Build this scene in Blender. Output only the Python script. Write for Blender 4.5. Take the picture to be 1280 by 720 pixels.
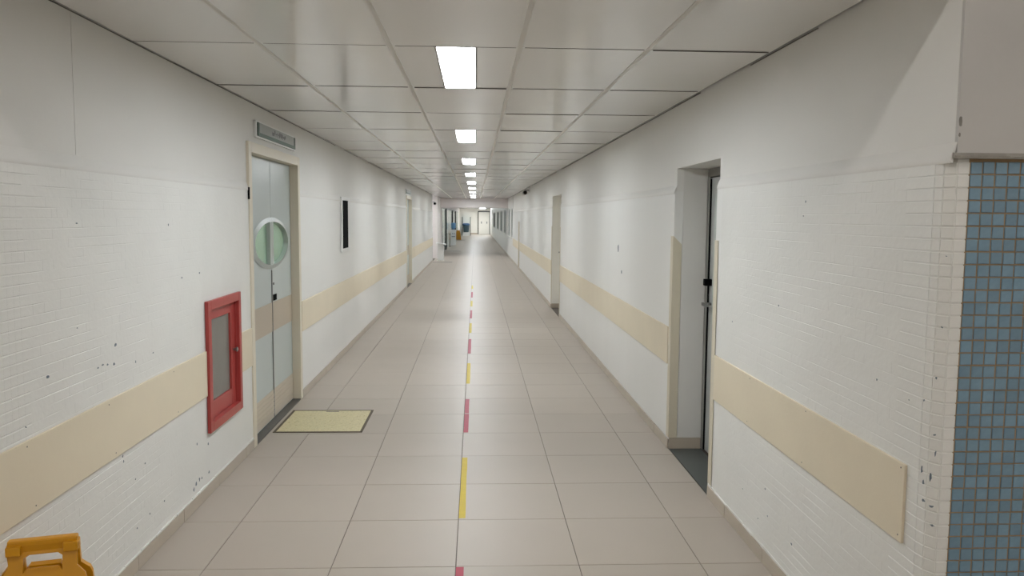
import bpy, bmesh, math, random
from mathutils import Matrix, Vector
for o in list(bpy.data.objects): bpy.data.objects.remove(o, do_unlink=True)
S = bpy.context.scene
COL = S.collection
rng = random.Random(7)

# ------------------------------------------------------------------ camera, world, exposure
def camera():
    cd = bpy.data.cameras.new('camera'); cam = bpy.data.objects.new('camera', cd); COL.objects.link(cam)
    cd.sensor_width = 36.0; cd.lens = 998.0 / 1280 * 36.0; cd.clip_start = .05; cd.clip_end = 300
    yaw, pitch, roll = .0463, .0885, .008
    f = Vector((math.sin(yaw) * math.cos(pitch), math.cos(yaw) * math.cos(pitch), -math.sin(pitch)))
    r0 = Vector((math.cos(yaw), -math.sin(yaw), 0)); u0 = r0.cross(f)
    r = r0 * math.cos(roll) + u0 * math.sin(roll); u = -r0 * math.sin(roll) + u0 * math.cos(roll)
    m = Matrix((r, u, -f)).transposed().to_4x4(); m.translation = (0, 0, 1.689)
    cam.matrix_world = m
    S.camera = cam
camera()
w = bpy.data.worlds.new('world'); S.world = w; w.use_nodes = True
w.node_tree.nodes['Background'].inputs[0].default_value = (.8, .85, .9, 1)
w.node_tree.nodes['Background'].inputs[1].default_value = .2
S.view_settings.view_transform = 'Standard'; S.view_settings.look = 'None'
S.view_settings.gamma = 1; S.view_settings.use_curve_mapping = False
S.view_settings.exposure = 0.20
LAMP = 50.0          # corridor lamp panels
SLIM = 60.0
HALL_FILL = 56.0           # unseen fill panels added to the hall the camera stands in

# ------------------------------------------------------------------ measures (metres)
XL, XR, H = -1.604, 1.428, 2.492
STEP = 1.88          # top of the tiled lower wall layer
UPL, UPR = XL - .010, XR + .014
T = .25              # wall thickness
YC = 2.37            # plane of the blue tiled wall
PIT = .039           # mosaic pitch

# ------------------------------------------------------------------ materials
def srgb(r, g, b):
    def c(v):
        v /= 255.0
        return v / 12.92 if v <= .04045 else ((v + .055) / 1.055) ** 2.4
    return (c(r), c(g), c(b), 1)
def mat(name, rgb, rough=.5, metal=0, var=0.0, vscale=3.0, bump=0.0, bscale=60.0, rnd=0.0, spec=.5, stretch=None, dirt=None, rvar=0.0):
    m = bpy.data.materials.new(name); m.use_nodes = True
    nt = m.node_tree; N = nt.nodes; L = nt.links; p = N['Principled BSDF']
    col = srgb(*rgb)
    p.inputs['Base Color'].default_value = col; p.inputs['Roughness'].default_value = rough
    p.inputs['Metallic'].default_value = metal; p.inputs['Specular IOR Level'].default_value = spec
    tc = N.new('ShaderNodeTexCoord'); mp = N.new('ShaderNodeMapping'); L.new(tc.outputs['Object'], mp.inputs[0])
    if stretch: mp.inputs['Scale'].default_value = stretch
    src = None
    if var or rnd:
        nz = N.new('ShaderNodeTexNoise'); nz.inputs['Scale'].default_value = vscale; nz.inputs['Detail'].default_value = 5
        L.new(mp.outputs[0], nz.inputs['Vector'])
        mr = N.new('ShaderNodeMapRange'); mr.inputs['From Min'].default_value = .25; mr.inputs['From Max'].default_value = .75
        mr.inputs['To Min'].default_value = 1 - var; mr.inputs['To Max'].default_value = 1 + var
        L.new(nz.outputs['Fac'], mr.inputs['Value'])
        val = mr.outputs[0]
        if rnd:
            oi = N.new('ShaderNodeObjectInfo'); m2 = N.new('ShaderNodeMapRange')
            m2.inputs['To Min'].default_value = 1 - rnd; m2.inputs['To Max'].default_value = 1 + rnd
            L.new(oi.outputs['Random'], m2.inputs['Value'])
            mm = N.new('ShaderNodeMath'); mm.operation = 'MULTIPLY'; L.new(val, mm.inputs[0]); L.new(m2.outputs[0], mm.inputs[1]); val = mm.outputs[0]
        vm = N.new('ShaderNodeVectorMath'); vm.operation = 'SCALE'; vm.inputs[0].default_value = col[:3]
        L.new(val, vm.inputs['Scale']); src = vm.outputs[0]
    if dirt:
        drgb, thr, dscale = dirt
        n2 = N.new('ShaderNodeTexNoise'); n2.inputs['Scale'].default_value = dscale; n2.inputs['Detail'].default_value = 8; n2.inputs['Roughness'].default_value = .7
        L.new(mp.outputs[0], n2.inputs['Vector'])
        r2 = N.new('ShaderNodeMapRange'); r2.inputs['From Min'].default_value = thr; r2.inputs['From Max'].default_value = thr + .04
        L.new(n2.outputs['Fac'], r2.inputs['Value'])
        mx = N.new('ShaderNodeMix'); mx.data_type = 'RGBA'
        L.new(r2.outputs[0], mx.inputs['Factor'])
        if src: L.new(src, mx.inputs['A'])
        else: mx.inputs['A'].default_value = col
        mx.inputs['B'].default_value = srgb(*drgb); src = mx.outputs['Result']
    if src: L.new(src, p.inputs['Base Color'])
    if rvar:
        n3 = N.new('ShaderNodeTexNoise'); n3.inputs['Scale'].default_value = 1.7; n3.inputs['Detail'].default_value = 4
        L.new(mp.outputs[0], n3.inputs['Vector'])
        r3 = N.new('ShaderNodeMapRange'); r3.inputs['To Min'].default_value = rough - rvar; r3.inputs['To Max'].default_value = rough + rvar
        L.new(n3.outputs['Fac'], r3.inputs['Value']); L.new(r3.outputs[0], p.inputs['Roughness'])
    if bump:
        nb = N.new('ShaderNodeTexNoise'); nb.inputs['Scale'].default_value = bscale; nb.inputs['Detail'].default_value = 3
        L.new(mp.outputs[0], nb.inputs['Vector'])
        bp = N.new('ShaderNodeBump'); bp.inputs['Strength'].default_value = bump; bp.inputs['Distance'].default_value = .01
        L.new(nb.outputs['Fac'], bp.inputs['Height']); L.new(bp.outputs[0], p.inputs['Normal'])
    return m
def emat(name, rgb, s):
    m = bpy.data.materials.new(name); m.use_nodes = True; N = m.node_tree.nodes; p = N['Principled BSDF']
    p.inputs['Base Color'].default_value = (.8, .8, .8, 1)
    p.inputs['Emission Color'].default_value = srgb(*rgb); p.inputs['Emission Strength'].default_value = s
    return m
def gmat(name, rgb, rough=.03, alpha=.6):
    # tinted pane: part see-through tint, part glossy surface
    m = bpy.data.materials.new(name); m.use_nodes = True; nt = m.node_tree; N = nt.nodes; L = nt.links
    N.remove(N['Principled BSDF']); out = N['Material Output']
    tr = N.new('ShaderNodeBsdfTransparent'); tr.inputs[0].default_value = srgb(*rgb)
    pr = N.new('ShaderNodeBsdfPrincipled'); pr.inputs['Base Color'].default_value = srgb(*rgb); pr.inputs['Roughness'].default_value = rough
    nz = N.new('ShaderNodeTexNoise'); nz.inputs['Scale'].default_value = 4
    mr = N.new('ShaderNodeMapRange'); mr.inputs['To Min'].default_value = alpha - .05; mr.inputs['To Max'].default_value = alpha + .05
    L.new(nz.outputs['Fac'], mr.inputs['Value'])
    mx = N.new('ShaderNodeMixShader'); L.new(mr.outputs[0], mx.inputs[0])
    L.new(tr.outputs[0], mx.inputs[1]); L.new(pr.outputs[0], mx.inputs[2]); L.new(mx.outputs[0], out.inputs[0])
    return m

M = {}
M['wall'] = mat('white_gloss_paint', (225, 224, 220), .33, var=.02, vscale=1.5, bump=.3, bscale=2.6, stretch=(1, 1, .06))
M['wall_up'] = mat('white_matt_paint', (222, 220, 215), .6, var=.02, vscale=1.2, bump=.05, bscale=30)
M['painted'] = mat('painted_mosaic_white', (225, 224, 219), .42, var=.025, vscale=4, bump=.1, bscale=45)
M['grey_plaster'] = mat('grey_plaster', (192, 189, 185), .7, var=.05, vscale=3, bump=.25, bscale=14, dirt=((165, 160, 158), .68, 6))
M['blue'] = mat('blue_glass_mosaic', (117, 145, 163), .22, var=.06, vscale=60, bump=.12, bscale=50, rnd=.10, dirt=((60, 84, 98), .66, 30))
M['blue_stuff'] = mat('blue_glass_mosaic_far', (117, 145, 163), .22, var=.1, vscale=24, bump=.12, bscale=50)
M['grout'] = mat('brown_grout', (158, 132, 100), .9, var=.12, vscale=20, bump=.3, bscale=120)
M['dark_grout'] = mat('dark_floor_grout', (92, 84, 76), .9, var=.1)
M['tile'] = mat('greige_porcelain', (171, 161, 149), .42, var=.02, vscale=2.0, rnd=.02, spec=.2, dirt=((160, 150, 138), .76, 14))
M['tile_far'] = mat('greige_porcelain_far', (171, 161, 149), .42, var=.02, vscale=1.5, spec=.2)
M['skirt'] = mat('greige_skirting', (184, 172, 156), .35, var=.05, vscale=5, rnd=.04)
M['ceil'] = mat('white_vinyl_panel', (224, 223, 220), .14, var=.02, vscale=1, rnd=.02, spec=.4)
M['runner'] = mat('ceiling_runner_white', (208, 205, 199), .45, var=.02)
M['joint'] = mat('joint_shade_grey', (104, 101, 97), .7, var=.1)  # dark grey stands for shade in ceiling joints and wall gaps
M['plenum'] = mat('dark_plenum', (30, 29, 28), .9, var=.05)
M['band'] = mat('cream_rail_board', (222, 210, 186), .5, var=.03, vscale=3, bump=.05, bscale=40, rnd=.02)
M['jamb'] = mat('pale_cream_jamb', (240, 238, 230), .45, var=.02)
M['guard'] = mat('cream_corner_guard', (208, 199, 178), .45, var=.03)
M['cream'] = mat('cream_door_frame', (218, 209, 190), .4, var=.03, vscale=4, dirt=((150, 130, 100), .72, 12))
M['leaf'] = mat('pale_blue_laminate', (186, 194, 192), .3, var=.02, vscale=3)
M['leafband'] = mat('taupe_laminate', (183, 170, 152), .35, var=.03, vscale=4)
M['kick'] = mat('beige_kick_plate', (196, 184, 166), .35, var=.04, stretch=(1, 1, 12))
M['ring'] = mat('grey_window_trim', (172, 179, 175), .3, var=.02)
M['green_glass'] = gmat('green_tinted_glass', (220, 236, 224), .05, .3)
M['steel'] = mat('brushed_steel', (150, 150, 148), .35, 1, var=.05)
M['darksteel'] = mat('dark_threshold_metal', (96, 96, 94), .4, .7, var=.1, vscale=20)
M['black'] = mat('black_plastic', (9, 9, 11), .85, var=.1, spec=.05)
M['blackmetal'] = mat('black_painted_metal', (24, 27, 26), .4, var=.1)
M['red'] = mat('red_enamel', (168, 66, 62), .38, var=.06, vscale=6, bump=.04, bscale=50)
M['redpipe'] = mat('red_pipe_paint', (150, 60, 50), .5, var=.05)
M['cabglass'] = gmat('grey_cabinet_glass', (176, 172, 164), .08, .55)
M['cabin'] = mat('grey_cabinet_lining', (140, 134, 126), .6, var=.04)
M['signgrey'] = mat('grey_sign_face', (142, 146, 142), .35, var=.03)
M['signgreen'] = mat('dark_green_sign_edge', (40, 76, 58), .4, var=.05)
M['whiteplastic'] = mat('white_plastic', (228, 228, 226), .35, var=.02)
M['signtext'] = mat('dark_grey_sign_print', (84, 84, 84), .5, var=.02)
M['yellow'] = mat('yellow_plastic', (208, 146, 12), .38, var=.05, vscale=8, bump=.06, bscale=30)
M['tape_y'] = mat('yellow_floor_tape', (190, 166, 40), .5, var=.06, vscale=14, spec=.2)
M['tape_r'] = mat('red_floor_tape', (160, 58, 74), .5, var=.06, vscale=14, spec=.2)
M['hatch'] = mat('speckled_yellow_plate', (204, 193, 150), .5, var=.14, vscale=70, bump=.6, bscale=90, dirt=((150, 130, 74), .6, 40))
M['hatchframe'] = mat('rusty_dark_frame', (88, 76, 58), .6, .3, var=.2, vscale=30)
M['niche'] = mat('dark_green_grey_floor', (77, 80, 77), .4, var=.06)
M['niche_wall'] = mat('grey_reveal_paint', (216, 214, 209), .5, var=.02)
M['alu'] = mat('aluminium_frame', (150, 150, 146), .4, .6, var=.04)
M['greyleaf'] = mat('grey_door_leaf', (176, 178, 176), .4, var=.03)
M['creamleaf'] = mat('cream_door_leaf', (208, 200, 182), .4, var=.03)
M['chip'] = mat('slate_paint_chip', (112, 124, 132), .7, var=.2, vscale=60)
M['chipbrown'] = mat('brown_paint_chip', (130, 104, 70), .8, var=.2, vscale=60)
M['chipgrey'] = mat('grey_mortar_chip', (128, 124, 118), .9, var=.2, vscale=60)
M['pink'] = mat('pinkish_paint', (224, 217, 214), .55, var=.02)
M['paleglass'] = mat('pale_green_glass_panel', (196, 206, 198), .12, var=.03)
M['greyglass'] = mat('grey_green_window_glass', (206, 213, 208), .25, var=.05)
M['bluebottle'] = mat('blue_water_bottle', (96, 138, 178), .15, var=.1, vscale=12)
M['bluebin'] = mat('blue_rim_plastic', (46, 84, 124), .4, var=.05)
M['tealbin'] = mat('dark_teal_plastic', (62, 82, 90), .4, var=.05)
M['endwall'] = mat('cream_end_wall', (236, 235, 226), .5, var=.02)
M['curtain'] = mat('green_curtain', (192, 218, 198), .8, var=.08, vscale=6)
M['lamp'] = emat('lamp_diffuser', (244, 250, 255), LAMP)
M['farlamp'] = emat('far_lamp_diffuser', (246, 251, 255), 24)
M['slimlamp'] = emat('slim_hall_lamp_diffuser', (253, 250, 247), SLIM)
M['hallfill'] = emat('hall_fill_diffuser', (253, 250, 247), HALL_FILL)
M['roomfill'] = emat('back_room_fill', (250, 255, 250), 30)

# ------------------------------------------------------------------ mesh helpers
class MB:
    def __init__(s): s.v = []; s.f = []
    def box(s, x0, x1, y0, y1, z0, z1):
        b = len(s.v)
        s.v += [(x0, y0, z0), (x1, y0, z0), (x1, y1, z0), (x0, y1, z0), (x0, y0, z1), (x1, y0, z1), (x1, y1, z1), (x0, y1, z1)]
        s.f += [tuple(b + i for i in q) for q in ((0, 3, 2, 1), (4, 5, 6, 7), (0, 1, 5, 4), (1, 2, 6, 5), (2, 3, 7, 6), (3, 0, 4, 7))]
        return s
    def prism(s, poly, axis, a0, a1):
        # poly: 2D outline in the other two axes (in cyclic order of axis); extruded along axis
        n = len(poly); b = len(s.v)
        def P(u, v, a): return {0: (a, u, v), 1: (u, a, v), 2: (u, v, a)}[axis]
        s.v += [P(u, v, a0) for u, v in poly] + [P(u, v, a1) for u, v in poly]
        s.f += [tuple(range(b + n - 1, b - 1, -1)), tuple(range(b + n, b + 2 * n))]
        s.f += [(b + i, b + (i + 1) % n, b + n + (i + 1) % n, b + n + i) for i in range(n)]
        return s
    def lathe(s, c, prof, n=20, axis=2):
        b = len(s.v)
        for r, h in prof:
            for k in range(n):
                a = 2 * math.pi * k / n; u, v = r * math.cos(a), r * math.sin(a)
                s.v.append({2: (c[0] + u, c[1] + v, c[2] + h), 0: (c[0] + h, c[1] + u, c[2] + v), 1: (c[0] + u, c[1] + h, c[2] + v)}[axis])
        m = len(prof)
        for j in range(m - 1):
            for k in range(n):
                k2 = (k + 1) % n
                s.f.append((b + j * n + k, b + j * n + k2, b + (j + 1) * n + k2, b + (j + 1) * n + k))
        s.f.append(tuple(b + k for k in range(n - 1, -1, -1))); s.f.append(tuple(b + (m - 1) * n + k for k in range(n)))
        return s
    def mesh(s, name, origin=(0, 0, 0), bevel=0, smooth=False, mats=()):
        me = bpy.data.meshes.new(name)
        me.from_pydata([(x - origin[0], y - origin[1], z - origin[2]) for x, y, z in s.v], [], s.f)
        bm = bmesh.new(); bm.from_mesh(me)
        big = [f for f in bm.faces if len(f.verts) > 4]
        if big: bmesh.ops.triangulate(bm, faces=big)
        bmesh.ops.recalc_face_normals(bm, faces=bm.faces)
        if bevel:
            es = [e for e in bm.edges if len(e.link_faces) == 2 and e.calc_face_angle(0) > .6]
            bmesh.ops.bevel(bm, geom=es, offset=bevel, segments=2, affect='EDGES', profile=.6)
        if smooth:
            for f in bm.faces: f.smooth = True
            for e in bm.edges:
                if len(e.link_faces) == 2 and e.calc_face_angle(0) > .7: e.smooth = False
        bm.to_mesh(me); bm.free()
        for m in mats: me.materials.append(m)
        return me
def wloc(o):
    p = Vector((0, 0, 0))
    while o: p += o.location; o = o.parent
    return p
def obj(name, mb, m, parent=None, loc=None, bevel=0, smooth=False, kind=None, label=None, local=False):
    """One mesh object; vertices given in world space unless local."""
    o = bpy.data.objects.new(name, None)
    base = wloc(parent) if parent else Vector((0, 0, 0))
    org = (0, 0, 0) if local else (tuple(loc) if loc else tuple(base))
    me = mb if isinstance(mb, bpy.types.Mesh) else mb.mesh(name, org, bevel, smooth, (m,))
    bpy.data.objects.remove(o); o = bpy.data.objects.new(name, me); COL.objects.link(o)
    if parent: o.parent = parent
    if loc: o.location = Vector(loc) - (base if not local else Vector((0, 0, 0)))
    if kind: o['kind'] = kind
    if label: o['label'] = label
    return o
def thing(name, label, cat, loc, group=None, rotz=0):
    o = bpy.data.objects.new(name, None); COL.objects.link(o); o.location = loc; o.rotation_euler = (0, 0, rotz)
    o.empty_display_size = .1
    o['label'] = label; o['category'] = cat
    if group: o['group'] = group
    return o
def tag(o, label, cat, group=None):
    o['label'] = label; o['category'] = cat
    if group: o['group'] = group
    return o
def bx(*a): return MB().box(*a)
def struct(name, mb, m, **k): return obj(name, mb, m, kind='structure', **k)

# ------------------------------------------------------------------ floor
floor = struct('floor', bx(XL - 1.5, 4.2, -4.2, 79, -.12, -.004), M['dark_grout'])
FX = [XL, -1.2885, -.6885, -.0885, .5115, 1.1115, XR]
FY0, NT = 3.7445 - .6 * 4, 21
def tile_mesh(name, lx, ly, lz, bev, m):
    # slab with a small bevel on its top edge; origin at its centre, top at 0
    mb = MB(); hx, hy = lx / 2, ly / 2
    mb.v = [(-hx, -hy, -lz), (hx, -hy, -lz), (hx, hy, -lz), (-hx, hy, -lz), (-hx, -hy, -bev), (hx, -hy, -bev), (hx, hy, -bev), (-hx, hy, -bev),
            (-hx + bev, -hy + bev, 0), (hx - bev, -hy + bev, 0), (hx - bev, hy - bev, 0), (-hx + bev, hy - bev, 0)]
    mb.f = [(8, 9, 10, 11)] + [(i, (i + 1) % 4, 4 + (i + 1) % 4, 4 + i) for i in range(4)] + [(4 + i, 4 + (i + 1) % 4, 8 + (i + 1) % 4, 8 + i) for i in range(4)]
    return mb.mesh(name, mats=(m,))
tmesh = {}
G = .0035
for i in range(6):
    lx = FX[i + 1] - FX[i]
    key = round(lx, 3)
    if key not in tmesh: tmesh[key] = tile_mesh('floor_tile', lx - G, .6 - G, .0045, .0012, M['tile'])
    for j in range(1, NT):
        y = FY0 + .6 * j
        t = obj('floor_tile', tmesh[key], None, floor)
        t.location = ((FX[i] + FX[i + 1]) / 2, y + .3, rng.uniform(-.0004, .0002)); t.rotation_euler = (rng.uniform(-.0004, .0004), rng.uniform(-.0004, .0004), 0)
far = MB()
y = FY0 + .6 * NT
while y < 78:
    for i in range(6): far.box(FX[i] + G / 2, FX[i + 1] - G / 2, y + G / 2, y + .6 - G / 2, -.0045, -.0003)
    y += .6
y = -3.9
while y < 2.1:                                   # the hall floor under and behind the camera
    x = XL
    while x < 3.6:
        if not (y > FY0 + .55 and x < XR): far.box(x + G / 2, min(x + .6, 3.7) - G / 2, y + G / 2, min(y + .6, YC) - G / 2, -.0045, -.0003)
        x += .6
    y += .6
obj('far_floor_tiles', far, M['tile_far'], floor, kind='stuff')

# ------------------------------------------------------------------ ceiling
ceiling = struct('ceiling', bx(XL - T, XR + T, 2.315, 79, H + .16, H + .24), M['plenum'])
CX = [XL, -1.0218, -.4067, .2084, .8235, XR]
CY0, CP = 3.8796, 1.2213
LX0, LX1 = -.195, .001                          # lamp strip inside the third column
pm = {}
def panel(lx, ly):
    k = (round(lx, 3), round(ly, 3))
    if k not in pm:
        mb = MB(); hx, hy, b = lx / 2, ly / 2, .003
        mb.v = [(-hx, -hy, .012), (hx, -hy, .012), (hx, hy, .012), (-hx, hy, .012), (-hx, -hy, b), (hx, -hy, b), (hx, hy, b), (-hx, hy, b),
                (-hx + b, -hy + b, 0), (hx - b, -hy + b, 0), (hx - b, hy - b, 0), (-hx + b, hy - b, 0)]
        mb.f = [(11, 10, 9, 8), (0, 1, 2, 3)] + [(i, 4 + i, 4 + (i + 1) % 4, (i + 1) % 4) for i in range(4)] + [(4 + i, 8 + i, 8 + (i + 1) % 4, 4 + (i + 1) % 4) for i in range(4)]
        pm[k] = mb.mesh('ceiling_panel', mats=(M['ceil'],))
    return pm[k]
farp = MB()
lamp_rows = [3 * k for k in range(9)] + [29, 33, 37, 41, 46, 50, 54]  # last rows: unseen lamps added beyond the beam to light the far end
for j in range(-1, 61):
    y0, y1 = CY0 + CP * j, CY0 + CP * (j + 1)
    if j == -1: y0 = 2.318
    for i in range(5):
        cells = [(CX[i] + (.007 if i == 0 else .002), CX[i + 1] - (.007 if i == 4 else .002))]
        if i == 2 and j in lamp_rows: cells = [(CX[2] + .002, LX0 - .002), (LX1 + .002, CX[3] - .002)]
        for a, b in cells:
            if j < 11:
                p = obj('ceiling_panel', panel(b - a, y1 - y0 - .005), None, ceiling)
                p.location = ((a + b) / 2, (y0 + y1) / 2, H + rng.uniform(-.0005, .0015))
                p.rotation_euler = (rng.uniform(-.0008, .0008), rng.uniform(-.0008, .0008), 0)
            else:
                dz = rng.uniform(-.0005, .0015)
                farp.box(a, b, y0 + .0025, y1 - .0025, H + dz, H + dz + .012)
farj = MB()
for j in range(0, 61):                           # dark strips standing in for the shaded gaps between panel rows, unevenly wide
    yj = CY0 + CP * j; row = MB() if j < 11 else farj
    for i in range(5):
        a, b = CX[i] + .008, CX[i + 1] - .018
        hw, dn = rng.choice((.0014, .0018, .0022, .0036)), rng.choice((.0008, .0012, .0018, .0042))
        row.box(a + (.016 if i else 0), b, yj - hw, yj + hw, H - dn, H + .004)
    if j < 11: obj('joint_shade_strip', row, M['joint'], ceiling)
obj('far_joint_shade_strips', farj, M['joint'], ceiling, kind='stuff')
for xw, sg in ((UPL, 1), (UPR, -1)):              # dark strips drawn as a ragged shadow gap along each wall
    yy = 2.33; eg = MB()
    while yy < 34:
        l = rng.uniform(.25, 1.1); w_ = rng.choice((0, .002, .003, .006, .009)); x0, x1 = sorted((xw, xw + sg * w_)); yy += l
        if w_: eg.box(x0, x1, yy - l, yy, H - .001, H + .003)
    obj('edge_shade_strip', eg, M['joint'], ceiling)
obj('far_ceiling_panels', farp, M['ceil'], ceiling, kind='stuff')
for x in CX[1:5]:
    mb = MB(); mb.prism([(x - .011, H - .0012), (x + .011, H - .0012), (x + .013, H + .004), (x - .013, H + .004)], 1, 2.32, 78)
    obj('ceiling_runner', mb, M['runner'], ceiling)
# lamps
def lamp(y0, y1, label, group):
    c = ((LX0 + LX1) / 2, (y0 + y1) / 2, H)
    t = thing('ceiling_light', label, 'ceiling light', c, group)
    hb = MB()
    hb.box(LX0, LX0 + .006, y0 + .004, y1 - .004, H - .002, H + .07); hb.box(LX1 - .006, LX1, y0 + .004, y1 - .004, H - .002, H + .07)
    hb.box(LX0 + .006, LX1 - .006, y0 + .004, y0 + .010, H - .002, H + .07); hb.box(LX0 + .006, LX1 - .006, y1 - .010, y1 - .004, H - .002, H + .07)
    hb.box(LX0 + .006, LX1 - .006, y0 + .010, y1 - .010, H + .064, H + .07)
    obj('housing', hb, M['whiteplastic'], t)
    obj('diffuser', bx(LX0 + .008, LX1 - .008, y0 + .012, y1 - .012, H + .006, H + .012), M['lamp'], t)
names = ['nearest and largest strip light in the corridor ceiling', 'second strip light from the front in the corridor ceiling',
         'third strip light from the front in the corridor ceiling', 'fourth strip light from the front in the corridor ceiling',
         'fifth strip light from the front in the corridor ceiling', 'sixth strip light from the front, far down the ceiling',
         'seventh strip light from the front, far down the ceiling', 'eighth strip light from the front, far down the ceiling',
         'last strip light in the ceiling before the pinkish cross beam', 'first added strip light beyond the pinkish cross beam, hidden by it', 'second added strip light beyond the pinkish cross beam, hidden by it', 'third added strip light beyond the pinkish cross beam, hidden by it', 'fourth added strip light beyond the pinkish cross beam, hidden by it', 'fifth added strip light beyond the pinkish cross beam, hidden by it', 'sixth added strip light beyond the pinkish cross beam, above the far bin', 'last added strip light beyond the pinkish cross beam, nearest the white partition']
for k, j in enumerate(lamp_rows):
    y0 = CY0 + CP * j
    lamp(y0, y0 + CP, names[k], 'corridor strip lights' if k < 9 else 'added strip lights beyond the beam')

# ------------------------------------------------------------------ walls (cells around the openings)
def wall(name, x_in, x_out, ybr, zbr, holes, m, y_lo=None):
    ys = sorted(set(ybr + [h[0] for h in holes] + [h[1] for h in holes])); zs = sorted(set(zbr + [h[2] for h in holes] + [h[3] for h in holes]))
    def solid(i, k):
        if i < 0 or k < 0 or i >= len(ys) - 1 or k >= len(zs) - 1: return False
        yc, zc = (ys[i] + ys[i + 1]) / 2, (zs[k] + zs[k + 1]) / 2
        return not any(h[0] < yc < h[1] and h[2] < zc < h[3] for h in holes)
    mb = MB()
    for i in range(len(ys) - 1):
        for k in range(len(zs) - 1):
            if not solid(i, k): continue
            y0, y1, z0, z1 = ys[i], ys[i + 1], zs[k], zs[k + 1]; b = len(mb.v)
            mb.v += [(x, yy, zz) for x in (x_in, x_out) for yy, zz in ((y0, z0), (y1, z0), (y1, z1), (y0, z1))]
            mb.f += [(b, b + 1, b + 2, b + 3), (b + 7, b + 6, b + 5, b + 4)]
            for di, dk, e in ((0, -1, (0, 1)), (1, 0, (1, 2)), (0, 1, (2, 3)), (-1, 0, (3, 0))):
                if not solid(i + di, k + dk): mb.f.append((b + e[0], b + 4 + e[0], b + 4 + e[1], b + e[1]))
    return mb
D1 = (5.80, 7.345); D2 = (18.80, 20.22); CAB = (4.81, 5.415, .41, 1.145)
R1 = (4.69, 5.70); R2 = (13.42, 14.86)
LEND = 30.2
mb = wall('', XL, XL - T, [-4, LEND], [0, STEP], [(D1[0], D1[1], 0, STEP), (D2[0], D2[1], 0, STEP), CAB], None)
wl = struct('wall_left', mb, M['wall'])
up = wall('', UPL, XL - T, [-4, 3.336], [STEP, 3.4], [], None)
u2 = wall('', UPL, XL - T, [3.340, LEND], [STEP, 2.66], [(D1[0], D1[1], STEP, 2.175), (D2[0], D2[1], STEP, 2.13)], None)
for q in (u2,):
    b = len(up.v); up.v += q.v; up.f += [tuple(b + i for i in f) for f in q.f]
up.box(UPL - .02, UPL - .01, 3.33, 3.346, STEP, 1.95)          # the joint is filled below the crack's end
obj('upper_wall', up, M['wall_up'], wl)
def ledge(x_in, x_up, spans, sg):
    # bead where the painted-over tiling ends, then a long feathered plaster slope
    mb = MB()
    prof = [(x_in - sg * .004, 1.862), (x_in + sg * .0022, 1.862), (x_in + sg * .0036, 1.867), (x_in + sg * .0040, 1.873), (x_in + sg * .0034, 1.880), (x_in + sg * .0015, 1.888), (x_in - sg * .003, 1.898), (x_up, 1.928)]
    for y0, y1 in spans: mb.prism(prof, 1, y0, y1)
    return mb
obj('wall_ledge', ledge(XL, UPL - .002, [(-4, D1[0]), (D1[1], D2[0]), (D2[1], LEND)], 1), M['wall_up'], wl, smooth=True)
mb = wall('', XR, XR + T, [2.442, 30.5], [0, STEP], [(R1[0], R1[1], 0, STEP), (R2[0], R2[1], 0, STEP)], None)
WIN = [(30.9, 32.0), (33.1, 34.9), (37.6, 40.6), (42.4, 46.4), (48.8, 54.0), (57.5, 64.5)]
b = len(mb.v)
q = wall('', XR, XR + T, [30.5, 78], [0, H + .16], [(a, c, .9, 2.03) for a, c in WIN], None)
mb.v += q.v; mb.f += [tuple(b + i for i in f) for f in q.f]
wr = struct('wall_right', mb, M['wall'])
obj('upper_wall', wall('', UPR, XR + T, [YC + .002, 30.5], [STEP, 2.66], [(R1[0], R1[1], STEP, 2.045), (R2[0], R2[1], STEP, 2.08)], None), M['wall_up'], wr)
obj('wall_ledge', ledge(XR, UPR + .002, [(YC - .010, R1[0]), (R1[1], R2[0]), (R2[1], 30.5)], -1), M['wall_up'], wr, smooth=True)

# painted-over mosaic on the near stretches: pillow tiles with shallow joints that fade out under the paint
def fade(y, a, b): return max(0.0, min(1.0, (b - y) / (b - a)))
def sheet(x, s, y0, n, zrows, a, b, skip):
    """x: wall face, s: outward sign; columns run from y0 in +Y. Paint has closed most upright joints."""
    mb = MB(); r = random.Random(3); f = .002
    dep = []                                     # depth of the lying joints, drifting along each row
    for k in range(zrows + 1):
        raw = [r.uniform(-.35, 1.15) for _ in range(n // 3 + 4)]; row = []
        for i in range(n + 1):
            t = i / 3; q = int(t); u = t - q; v = raw[q] * (1 - u) + raw[q + 1] * u
            row.append(.0016 * max(0.0, v) * fade(y0 + i * PIT, a, b))
        dep.append(row)
    for k in range(zrows):
        for i in range(n):
            ya = y0 + i * PIT; yb = ya + PIT; za = .072 + k * PIT; zb = za + PIT
            if skip(ya, yb, za, zb): continue
            jz = .0024; c = len(mb.v)
            j = .0012 if r.random() < .12 * fade(ya, a, b) else 0.0
            g = .0007 if j else 0.0
            mb.v += [(x + s * (f - dep[k][i]), ya, za), (x + s * (f - dep[k][i + 1]), yb, za), (x + s * (f - dep[k + 1][i + 1]), yb, zb), (x + s * (f - dep[k + 1][i]), ya, zb)]
            mb.v += [(x + s * f, ya + j, za + jz), (x + s * f, yb, za + jz), (x + s * f, yb, zb - jz), (x + s * f, ya + j, zb - jz)]
            mb.f += [(c + 4, c + 5, c + 6, c + 7), (c, c + 1, c + 5, c + 4), (c + 2, c + 3, c + 7, c + 6)]
            if j:
                mb.v += [(x + s * (f - g), ya, za + jz), (x + s * (f - g), ya, zb - jz)]
                mb.f += [(c + 8, c + 4, c + 7, c + 9), (c, c + 4, c + 8), (c + 3, c + 9, c + 7)]
    return mb
ROWS = 46
def skipL(ya, yb, za, zb): return (ya < 5.45 and yb > 4.77 and za < 1.18 and zb > .37) or (2.68 <= ya < 2.68 + 6 * PIT - .001)
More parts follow.
